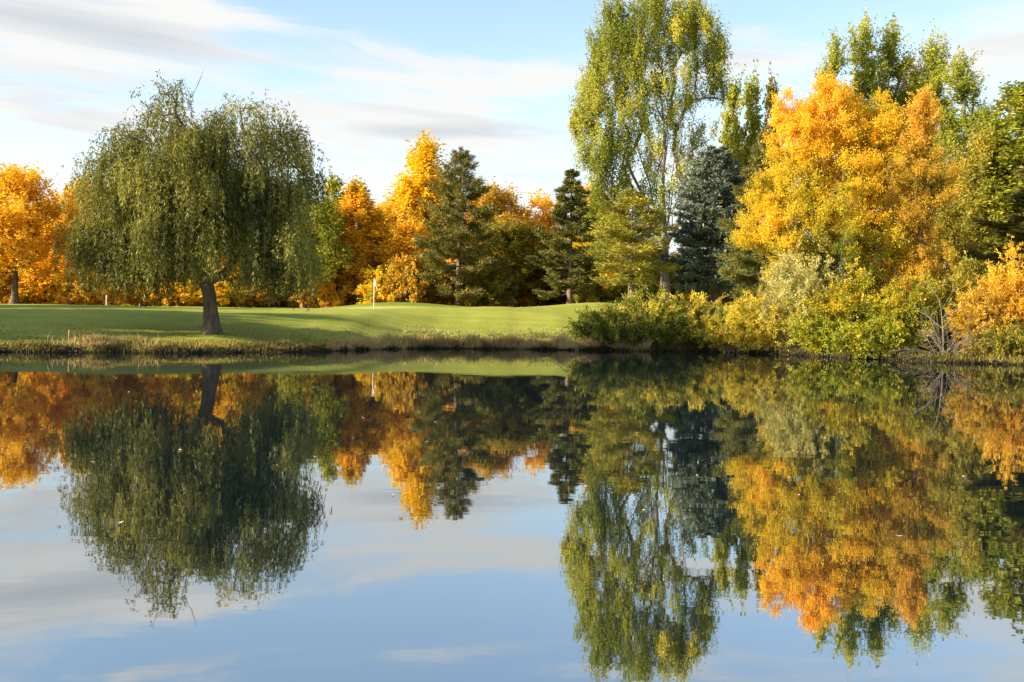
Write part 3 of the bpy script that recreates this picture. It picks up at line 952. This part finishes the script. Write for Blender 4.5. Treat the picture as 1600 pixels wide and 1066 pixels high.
bush_b = broadleaf('undergrowth_bush', 61, trunk_line(np.random.default_rng(10), 0.8, n=5), 0.05,
                   [((0.2, 0, 1.6), (0.9, 0.9, 1.2), 36), ((-0.7, 0, 0.9), (0.9, 0.9, 0.7), 22), ((0.9, 0, 0.8), (0.7, 0.8, 0.6), 16)],
                   M['russet'], M['bark'], per_tip=98, spread=0.42, leaf=(0.13, 0.10), r_tip=0.01)

TL = 'trees of the autumn treeline beyond the lawn'
BR = 'trees filling the back row of the treeline'
# (proto, u, vtop, d, width px, leaf, label)
for (pr, u, vt, dd, wp, lf, lab) in [
    (round_a, 22, 258, 95, 120, 'orange', 'orange tree at the left edge, taller than the yellow-green tree beside it'),
    (round_b, 96, 300, 113, 110, 'gold', 'yellow-green tree between the left edge orange tree and the willow'),
    (round_b, 136, 290, 104, 92, 'orange', 'orange tree showing at the left edge of the willow crown'),
    (round_b, 178, 262, 98, 110, 'orange', 'orange tree showing through the left half of the willow crown'),
    (round_a, 262, 300, 114, 120, 'orange', 'orange tree right behind the willow trunk'),
    (round_b, 345, 310, 99, 110, 'gold', 'yellow-green tree behind the right half of the willow'),
    (round_a, 418, 318, 114, 100, 'russet', 'reddish tree behind the right edge of the willow'),
    (round_b, 474, 290, 96, 92, 'green', 'green tree with orange tints just right of the willow'),
    (cone_b, 522, 274, 114, 44, 'poplar', 'narrow green-topped poplar between the green tree and the orange cone'),
    (cone_a, 552, 284, 99, 84, 'orange', 'cone-shaped orange tree left of the flagstick'),
    (round_a, 604, 318, 112, 100, 'orange', 'rounded deep orange tree behind the flagstick'),
    (round_b, 640, 330, 99, 84, 'orange', 'orange tree at the foot of the tall yellow poplar'),
    (cone_a, 664, 216, 116, 92, 'yellow', 'tall pointed bright yellow poplar beside the large pine'),
    (round_a, 762, 290, 114, 96, 'amber', 'brown-orange tree rising behind the right side of the large pine'),
    (round_b, 822, 303, 116, 96, 'orange', 'orange tree top between the two dark conifers'),
    (round_a, 806, 345, 100, 110, 'olive', 'shaded olive tree with slender pale trunk between the two conifers'),
    (round_b, 930, 282, 108, 84, 'gold', 'yellow tree behind the left foot of the tall poplar'),
    (round_a, 872, 385, 104, 90, 'olive', 'low dark olive tree behind the slim conifer'),
    (round_a, 978, 352, 104, 90, 'olive', 'dark olive tree behind the yellowing young pine'),
    (cone_b, 1137, 122, 100, 44, 'poplar', 'poplar spire just behind the top of the blue spruce'),
    (cone_b, 1168, 118, 101, 46, 'poplar', 'middle poplar spire between the blue spruce and the golden tree'),
    (cone_b, 1200, 120, 102, 36, 'olive', 'darkest poplar spire, touching the left edge of the golden tree'),
    (round_b, 1085, 395, 104, 100, 'olive', 'dark tree in the shade behind the foot of the blue spruce'),
    (round_a, 1180, 372, 100, 90, 'olive', 'dark tree in the shade between blue spruce and right bank shrubs'),
    (tall_c, 1290, 54, 90, 66, 'poplar', 'leftmost of the poplars rising behind the golden tree'),
    (tall_b, 1338, 28, 92, 70, 'poplar', 'highest of the poplars rising behind the golden tree'),
    (tall_c, 1385, 34, 93, 74, 'poplar', 'greenest poplar behind the middle of the golden tree'),
    (tall_b, 1452, 56, 92, 76, 'poplar', 'blunt-topped poplar rising behind the amber tree'),
    (tall_c, 1500, 82, 88, 96, 'poplar', 'sparse poplar at the right end of the row behind the amber tree'),
    (tall_b, 1420, 92, 96, 84, 'olive', 'shorter dark poplar filling the gap behind the golden and amber trees'),
    (tall_b, 1532, 165, 90, 70, 'green', 'short green poplar stepping down at the end of the row'),
    (round_b, 1515, 205, 72, 120, 'olive', 'dense olive green tree below the sparse poplar, right of the amber tree'),
    (cone_b, 1592, 126, 70, 125, 'green', 'green tree at the right edge behind the dark conifer'),
    (cone_b, 1556, 176, 76, 66, 'green', 'slim shorter green tree left of the right edge tree'),
]:
    nm = 'upright_poplar' if pr in (cone_a, cone_b, tall_b, tall_c) else 'autumn_tree'
    plant(pr, u, vt, dd, wp, None, lab, 'tree', TL if u < 1100 else 'poplars and trees beyond the right bank', M[lf])

for k, (u, vt) in enumerate([(-30, 330), (60, 340), (140, 335), (225, 345), (305, 345), (385, 345), (455, 340), (520, 350), (585, 360), (655, 345), (725, 345), (790, 350), (850, 360), (905, 345), (960, 355)]):
    pr = (round_a, round_b)[k % 2]
    plant(pr, u, vt, 129 + (k * 7) % 6, 112, None, 'autumn tree half hidden in the back row of the treeline', 'tree', BR, M[('orange', 'gold', 'orange', 'fire', 'yellow')[k % 5]])
for k in range(44):
    u = -20 + k * 27 + R.uniform(-9, 9)
    if u > 1240: break
    vt = R.uniform(405, 446) if k % 3 else R.uniform(385, 415)
    pr = (bush_a, bush_b)[k % 2]
    lf = ('amber', 'orange', 'gold', 'orange', 'fire', 'gold')[k % 6] if u < 720 else ('olive', 'gold', 'olive', 'russet', 'olive')[k % 5]
    plant(pr, u, vt, R.uniform(93, 106), R.uniform(52, 84), None, 'low autumn bush at the foot of the treeline', 'bush', 'low bushes along the foot of the treeline', M[lf])

# the wood behind, one mass
rg = np.random.default_rng(91)
nc = 1500
cx = rg.uniform(-95, 95, nc); cy = rg.uniform(138, 158, nc); czz = rg.uniform(0, 1, nc) ** 1.2 * 6.5
cc_ = np.stack([cx, cy, ground(cx, cy) + czz], 1)
ci = np.repeat(np.arange(nc), 40)
wp = cc_[ci] + np.clip(rg.normal(size=(len(ci), 3)), -2, 2) * np.array([1.1, 1.1, 0.75])
tag(link('woods', quad_mesh('woods', leaf_quads(rg, wp, unit(rg.normal(size=wp.shape)), 0.5, 0.4), np.clip(0.45 + 0.25 * lumpy(wp, 3, 5.0) + rg.normal(size=len(ci)) * 0.1, 0, 1)), M['russet']), kind='stuff')

# ------------------------------------------------------------------ conifers
pine = conifer('pine_tree', 71, 13.0, 1.5, lambda k: 3.35 * (min(1, 0.72 + 1.6 * k)) * (1 - k) ** 0.72 * (0.88 + 0.12 * math.sin(k * 40)) , 0.62, 6, M['pine'], M['pinebark'], 0.22, (0.25, 0.038), 76000,
               elev=(0.55, -0.10), tuft_r=0.34, twig=0.34, twigs_per=9, up_end=0.16, jit=0.2, tipfrac=0.3)
plant(pine, 716, 236, 94, 118, 0.4, 'large dark green pine right of the yellow poplar', 'tree', None, None, 477)
slim = conifer('pine_tree', 73, 12.0, 1.5, lambda k: 2.35 * (min(1, 0.7 + 1.5 * k)) * (1 - k) ** 0.95 * (0.82 + 0.2 * math.sin(k * 34)), 0.66, 5, M['darkpine'], M['pinebark'], 0.17, (0.25, 0.045), 50000,
               elev=(0.25, -0.12), tuft_r=0.26, twig=0.34, twigs_per=9, up_end=0.22, jit=0.2, tipfrac=0.3)
plant(slim, 890, 267, 90, 84, 1.0, 'slim dark conifer with layered branches and bare lower trunk', 'tree', None, None, 475)
young = conifer('pine_tree', 79, 8.5, 1.9, lambda k: 2.0 * (min(1, 0.55 + 1.6 * k)) * (1 - k) ** 0.55 * (0.8 + 0.25 * math.sin(k * 26)), 0.60, 5, M['youngpine'], M['pinebark'], 0.13, (0.24, 0.036), 22000,
                elev=(0.5, -0.05), tuft_r=0.34, twig=0.36, twigs_per=8, up_end=0.2, jit=0.2, tipfrac=0.25)
plant(young, 985, 298, 76, 108, 2.2, 'young pine with yellowing needles in front of the tall poplar', 'tree', None, None, 470)
spruce = conifer('spruce_tree', 83, 10.5, 1.5, lambda k: 2.5 * (min(1, 0.84 + 1.2 * k)) * max(0.03, (1 - k)) ** 0.50, 0.34, 9, M['spruce'], M['pinebark'], 0.24, (0.22, 0.07), 90000,
                 elev=(0.35, -0.22), tuft_r=0.2, twig=0.30, twigs_per=13, up_end=0.10, jit=0.12, tipfrac=0.35)
plant(spruce, 1113, 232, 78, 120, 0.3, 'dense blue-grey spruce beside the tall poplar', 'tree', None, None, 470)
plant(pine, 1192, 205, 66, 110, 2.0, 'dark green pine squeezed between blue spruce and golden tree', 'tree', None, M['darkpine'], 480)
plant(slim, 1648, 228, 60, 190, 0.7, 'dark conifer cut by the right edge, in front of the green trees', 'tree', None, M['pine'], 490)

# ------------------------------------------------------------------ shrubs of the right bank
SG = 'shrubs along the right bank'
def put_shrub(o, u, d, lab, rz=0.0, group=SG, sink=0.06):
    p = P(u, 545, d)
    o.location = (p.x, d, gz(p.x, d) - sink); o.rotation_euler = (0, 0, rz)
    return tag(o, lab, 'shrub', group)


arch = dict(flop=0.5, fluff=0.35, twiglen=0.55)
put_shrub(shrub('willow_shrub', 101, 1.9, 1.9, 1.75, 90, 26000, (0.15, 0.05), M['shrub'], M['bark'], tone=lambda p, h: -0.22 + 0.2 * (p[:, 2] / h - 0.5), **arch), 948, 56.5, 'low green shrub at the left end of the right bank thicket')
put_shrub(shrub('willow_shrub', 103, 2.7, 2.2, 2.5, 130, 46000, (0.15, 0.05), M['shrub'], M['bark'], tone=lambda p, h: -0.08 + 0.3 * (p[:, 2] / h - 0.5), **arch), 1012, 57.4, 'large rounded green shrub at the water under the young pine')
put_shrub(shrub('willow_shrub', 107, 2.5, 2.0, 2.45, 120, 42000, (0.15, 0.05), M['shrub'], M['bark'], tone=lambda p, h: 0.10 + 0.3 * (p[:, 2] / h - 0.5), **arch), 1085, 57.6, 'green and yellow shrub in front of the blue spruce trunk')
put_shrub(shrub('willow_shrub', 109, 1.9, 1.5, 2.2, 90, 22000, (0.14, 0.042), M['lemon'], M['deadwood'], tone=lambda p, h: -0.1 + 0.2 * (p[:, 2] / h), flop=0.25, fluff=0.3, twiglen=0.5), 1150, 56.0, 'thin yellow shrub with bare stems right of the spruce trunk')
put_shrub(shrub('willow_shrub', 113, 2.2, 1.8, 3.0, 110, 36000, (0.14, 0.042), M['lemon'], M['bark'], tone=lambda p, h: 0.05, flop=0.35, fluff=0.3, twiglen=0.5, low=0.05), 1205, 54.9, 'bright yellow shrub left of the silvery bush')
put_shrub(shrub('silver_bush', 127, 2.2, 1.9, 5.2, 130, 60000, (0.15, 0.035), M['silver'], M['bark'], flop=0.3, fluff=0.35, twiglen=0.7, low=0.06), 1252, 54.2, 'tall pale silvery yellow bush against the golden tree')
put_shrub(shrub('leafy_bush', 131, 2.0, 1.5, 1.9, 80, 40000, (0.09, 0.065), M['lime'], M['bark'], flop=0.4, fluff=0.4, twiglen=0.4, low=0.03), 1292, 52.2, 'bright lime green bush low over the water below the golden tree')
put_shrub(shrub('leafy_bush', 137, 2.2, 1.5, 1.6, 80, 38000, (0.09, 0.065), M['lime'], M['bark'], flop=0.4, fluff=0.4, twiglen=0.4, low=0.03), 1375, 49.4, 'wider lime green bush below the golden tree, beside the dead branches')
put_shrub(shrub('leafy_bush', 139, 2.4, 1.8, 3.4, 110, 56000, (0.09, 0.062), M['gold'], M['bark'], tone=lambda p, h: -0.34 + 0.2 * (p[:, 2] / h - 0.5), flop=0.35, fluff=0.4, twiglen=0.5, low=0.05), 1335, 52.6, 'yellow-green bush around the foot of the golden tree')  # gold tone lowered, the shade on this bush put into its leaves
put_shrub(shrub('leafy_bush', 149, 2.0, 1.7, 2.9, 100, 46000, (0.09, 0.06), M['gold'], M['bark'], tone=lambda p, h: -0.38, flop=0.35, fluff=0.4, twiglen=0.5, low=0.05), 1425, 50.4, 'dull gold bush under the amber tree beside the dead branches')  # low tone paints the shade under the tree into the leaf colour
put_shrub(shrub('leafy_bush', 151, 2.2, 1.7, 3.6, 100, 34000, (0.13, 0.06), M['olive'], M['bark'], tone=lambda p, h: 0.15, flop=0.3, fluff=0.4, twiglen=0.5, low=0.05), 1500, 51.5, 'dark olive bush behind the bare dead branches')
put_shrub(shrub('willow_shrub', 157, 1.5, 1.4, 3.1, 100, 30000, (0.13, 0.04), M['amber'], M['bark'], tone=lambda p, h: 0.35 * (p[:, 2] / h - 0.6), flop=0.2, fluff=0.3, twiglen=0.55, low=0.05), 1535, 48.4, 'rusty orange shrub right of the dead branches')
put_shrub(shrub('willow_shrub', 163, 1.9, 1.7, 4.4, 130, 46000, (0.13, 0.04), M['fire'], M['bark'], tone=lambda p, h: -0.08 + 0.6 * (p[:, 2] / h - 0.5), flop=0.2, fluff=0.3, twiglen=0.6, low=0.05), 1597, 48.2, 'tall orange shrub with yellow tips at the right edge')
put_shrub(shrub('leafy_bush', 167, 1.7, 1.4, 1.5, 70, 15000, (0.13, 0.05), M['olive'], M['bark'], flop=0.3, fluff=0.3, twiglen=0.5, low=0.03), 1580, 46.9, 'low dark bush at the waterline by the right edge')

# dead branches
rng = np.random.default_rng(19)
paths = []
def twig(p0, dv, L, r, lev):
    k = np.linspace(0, 1, 6)[:, None]
    bend = rng.normal(size=3) * 0.18
    pts = p0 + dv * L * k + bend * L * k ** 2 * 0.6 + np.array([0, 0, -0.10]) * L * k ** 2
    paths.append((pts, r * (1 - 0.75 * k[:, 0])))
    if lev < 2:
        for q in range(5 if lev == 0 else 3):
            tt = rng.uniform(0.3, 0.95)
            pp = np.array([np.interp(tt, k[:, 0], pts[:, c]) for c in range(3)])
            twig(pp, unit(dv + rng.normal(size=3) * 0.55), L * rng.uniform(0.3, 0.55), r * 0.5, lev + 1)
for q in range(22):
    a = rng.uniform(0, 6.28)
    dv = unit(np.array([math.cos(a) * 1.0, math.sin(a) * 0.6 - 0.15, rng.uniform(0.15, 1.9)]))
    twig(np.array([rng.normal() * 0.12, rng.normal() * 0.1, 0.0]), dv, rng.uniform(1.1, 2.4), 0.015, 0)
twig(np.array([0.0, 0, 0]), unit(np.array([-0.06, -0.1, 1.0])), 2.9, 0.035, 0)
db = empty('dead_bush'); link('branches', tubes('branches', paths, 5), M['deadwood'], db)
link('stump', tubes('stump', [(np.array([(0, 0, -0.1), (0, 0, 0.12), (0.02, 0, 0.28)]), np.array([0.2, 0.15, 0.07]))], 9), M['deadwood'], db)
p = P(1474, 560, 47.6); db.location = (p.x, 47.6, gz(p.x, 47.6)); tag(db, 'bare grey dead branches fanning out at the right waterline', 'dead bush')

# ------------------------------------------------------------------ grass on the banks (nobody could count it)
def blades(name, seed, n, x0, x1, s0, s1, h0, h1, mat, width=0.03, tone=0.0, dens=None, lean=0.25):
    rng = np.random.default_rng(seed)
    x = rng.uniform(x0, x1, n); s_ = rng.uniform(s0, s1, n)
    y = shore(x) + s_
    if dens is not None:
        k = rng.uniform(size=n) < dens(x, y, s_)
        x, y, s_ = x[k], y[k], s_[k]; n = len(x)
    z = ground(x, y) - 0.02
    pos = np.stack([x, y, z], 1)
    tuft = 0.7 + 0.5 * lumpy(pos, seed, 0.9) * 0.6
    h = (h0 + (h1 - h0) * rng.uniform(0, 1, n) ** 2.6) * np.clip(tuft, 0.3, 1.4)
    dv = unit(np.array([0, 0, 1.0]) + rng.normal(size=(n, 3)) * np.array([lean, lean, 0.05]))
    side = unit(np.cross(dv, rng.normal(size=(n, 3)))) * width * 0.5
    mid = pos + dv * h[:, None] * 0.55
    tip = pos + dv * h[:, None] + np.stack([rng.normal(size=n) * 0.12, rng.normal(size=n) * 0.12, -0.04 + 0 * z], 1) * h[:, None]
    V = np.stack([pos - side * 0.7, mid + side, tip, mid - side], 1)
    tn = 0.5 + 0.25 * lumpy(pos, seed + 1, 1.3) + rng.normal(size=n) * 0.16 + tone
    return tag(link(name, quad_mesh(name, V, np.clip(tn, 0, 1)), mat), kind='stuff')


blades('dry_bank_grass', 201, 46000, -7.6, 6.8, -0.05, 1.6, 0.14, 0.80, M['tangrass'], 0.022, 0.16, lambda x, y, s_: np.clip(1.15 - np.abs(s_ - 0.35) * 0.9, 0.1, 1))
blades('green_bank_grass', 203, 80000, -34, -7.0, -0.08, 2.3, 0.08, 0.36, M['bankgrass'], 0.026, -0.16, lambda x, y, s_: np.clip(1.2 - s_ * 0.4, 0.1, 1) * np.clip(0.6 + 0.8 * lumpy(np.stack([x, y, 0 * x], 1), 6, 1.2), 0.08, 1))
blades('dark_waterline_grass', 204, 42000, -34, 26, -0.26, 0.22, 0.14, 0.34, M['sedge'], 0.035, -0.1, lambda x, y, s_: np.clip(0.62 + 0.75 * lumpy(np.stack([x, y, 0 * x], 1), 8, 1.1), 0.04, 1), 0.3)  # dark strip along the waterline, undercut shade carried by the blade colour
blades('dry_bank_tuft_grass', 205, 16000, -16.6, -13.2, 0.3, 1.5, 0.25, 0.80, M['tangrass'], 0.026, 0.16, lambda x, y, s_: np.exp(-((x + 14.9) / 0.5) ** 2) + 0.02)
blades('right_bank_grass', 207, 16000, 6.0, 26, -0.15, 1.1, 0.12, 0.5, M['bankgrass'], 0.026, -0.25)
blades('rough_lawn_grass', 209, 60000, -34, 12, 1.2, 9.0, 0.05, 0.13, M['bankgrass'], 0.03, -0.12, lambda x, y, s_: np.clip(1.1 - s_ * 0.12, 0, 1))

# pale weeds on the edge of the lawn
wd = shrub('weed_clump', 211, 0.6, 0.5, 0.62, 22, 520, (0.085, 0.035), M['weed'], M['bark'], flop=0.2, fluff=0.4, twiglen=0.25, low=0.25, stem_r=0.006, tone=lambda p, h: 0.5 * (p[:, 2] / h - 0.55))
for k in range(17):
    u = 645 + k * 18.5 + R.uniform(-8, 8)
    o = use(wd)
    dd = float(shore(P(u, 520, 56).x)) + R.uniform(0.9, 4.2)
    p = P(u, 520, dd)
    sc = R.uniform(0.6, 1.15)
    o.location = (p.x, dd, gz(p.x, dd) - 0.03); o.scale = (sc * 1.2, sc * 1.2, sc * 0.9); o.rotation_euler = (0, 0, R.uniform(0, 6.28))
    tag(o, 'pale seeding weed clump above the dry grass of the bank', 'weed', 'pale weeds at the edge of the lawn')

# ------------------------------------------------------------------ golf flagstick, posts, floating leaves
dd = 76.0
p = P(584, 485, dd)
fs = empty('flagstick', (p.x, dd, gz(p.x, dd)))
whitep = plain('white_paint', (0.8, 0.78, 0.72), 0.4)
link('pole', tubes('pole', [(np.array([(0, 0, -0.1), (0, 0, 1.0), (0, 0, 2.05), (0, 0, 2.07)]), np.array([0.022, 0.022, 0.02, 0.004]))], 8), whitep, fs)
link('cup_rim', tubes('cup_rim', [(np.array([(0, 0, 0.0), (0, 0, 0.02)]), np.array([0.06, 0.06]))], 12), whitep, fs)
nu, nv = 12, 12
FV = []
for a_ in range(nv + 1):
    for b_ in range(nu + 1):
        k = b_ / nu; v_ = a_ / nv
        x = 0.02 + 0.34 * k * (0.45 + 0.2 * v_) ; y = 0.07 * math.sin(k * 9 + v_ * 2) * k
        z = 2.02 - 0.42 * v_ - 0.34 * k ** 1.3
        FV.append((x * 0.9 - 0.0, y, z))
FQ = [(a_ * (nu + 1) + b_, a_ * (nu + 1) + b_ + 1, (a_ + 1) * (nu + 1) + b_ + 1, (a_ + 1) * (nu + 1) + b_) for a_ in range(nv) for b_ in range(nu)]
fo = link('flag', index_mesh('flag', FV, FQ), plain('white_flag_cloth', (0.82, 0.80, 0.76), 0.8), fs)
md = fo.modifiers.new('solid', 'SOLIDIFY'); md.thickness = 0.004
tag(fs, 'white golf flagstick with limp flag on the mown green', 'flagstick')

def post(u, vt, d_, label, mat, r, h, name, capc=None):
    p = P(u, vt, d_)
    o = empty(name, (p.x, d_, gz(p.x, d_)))
    link('stake', tubes('stake', [(np.array([(0, 0, -0.15), (0, 0, h * 0.5), (0.01, 0, h * 0.97), (0.01, 0, h)]), np.array([r, r, r * 0.95, r * 0.3]))], 8), mat, o)
    if capc: link('cap', tubes('cap', [(np.array([(0.01, 0, h * 0.82), (0.01, 0, h * 0.9), (0.01, 0, h + 0.004)]), np.array([r * 1.15, r * 1.15, r * 0.9]))], 8), capc, o)
    return tag(o, label, 'stake')


post(166, 490, 80, 'thin white marker stake on the far lawn left of the willow', whitep, 0.035, 0.75, 'marker_stake')
post(108, 528, 42.0, 'short red-brown stake in the grass of the left bank', plain('faded_red_paint', (0.35, 0.13, 0.07), 0.7), 0.035, 0.5, 'marker_stake', plain('worn_stake_top', (0.45, 0.22, 0.14), 0.7))

lv = None
lc = plain('fallen_leaf', (0.62, 0.5, 0.32), 0.7)
for k in range(34):
    if lv is None:
        a_ = np.linspace(0, 6.28, 11)[:-1]
        pr_ = np.stack([0.036 * np.cos(a_) * (1 + 0.2 * np.cos(2 * a_)), 0.022 * np.sin(a_), 0.006 + 0.012 * np.abs(np.cos(a_)) ** 2], 1)
        me = bpy.data.meshes.new('floating_leaf')
        me.from_pydata([(0, 0, 0.004)] + [tuple(q_) for q_ in pr_], [], [(0, i_ + 1, (i_ + 1) % 10 + 1) for i_ in range(10)])
        o = lv = link('floating_leaf', me, lc)
    else:
        o = lv.copy(); COL.objects.link(o)
    y = R.uniform(7, 30); x = R.uniform(-0.42, 0.42) * y
    o.location = (x, y, 0.0); o.rotation_euler = (0, 0, R.uniform(0, 6.28)); s_ = R.uniform(0.45, 0.9); o.scale = (s_, s_, s_)
    tag(o, 'small fallen leaf floating on the open water', 'leaf', 'fallen leaves on the pond')

# tree beyond the left edge whose shade lies on the bank
for (x, y, h) in [(-41.0, 40.0, 14.2), (-44.0, 44.5, 15.0), (-50.0, 50.0, 15.0)]:
    o = copy_thing(round_a if h < 14.5 else round_b)
    o.location = (x, y, gz(x, y)); o.scale = (1.45, 1.45, h / 12.0); tag(o, 'green tree on the near bank past the left edge', 'tree', 'trees past the left edge'); recolour(o, M['green'])
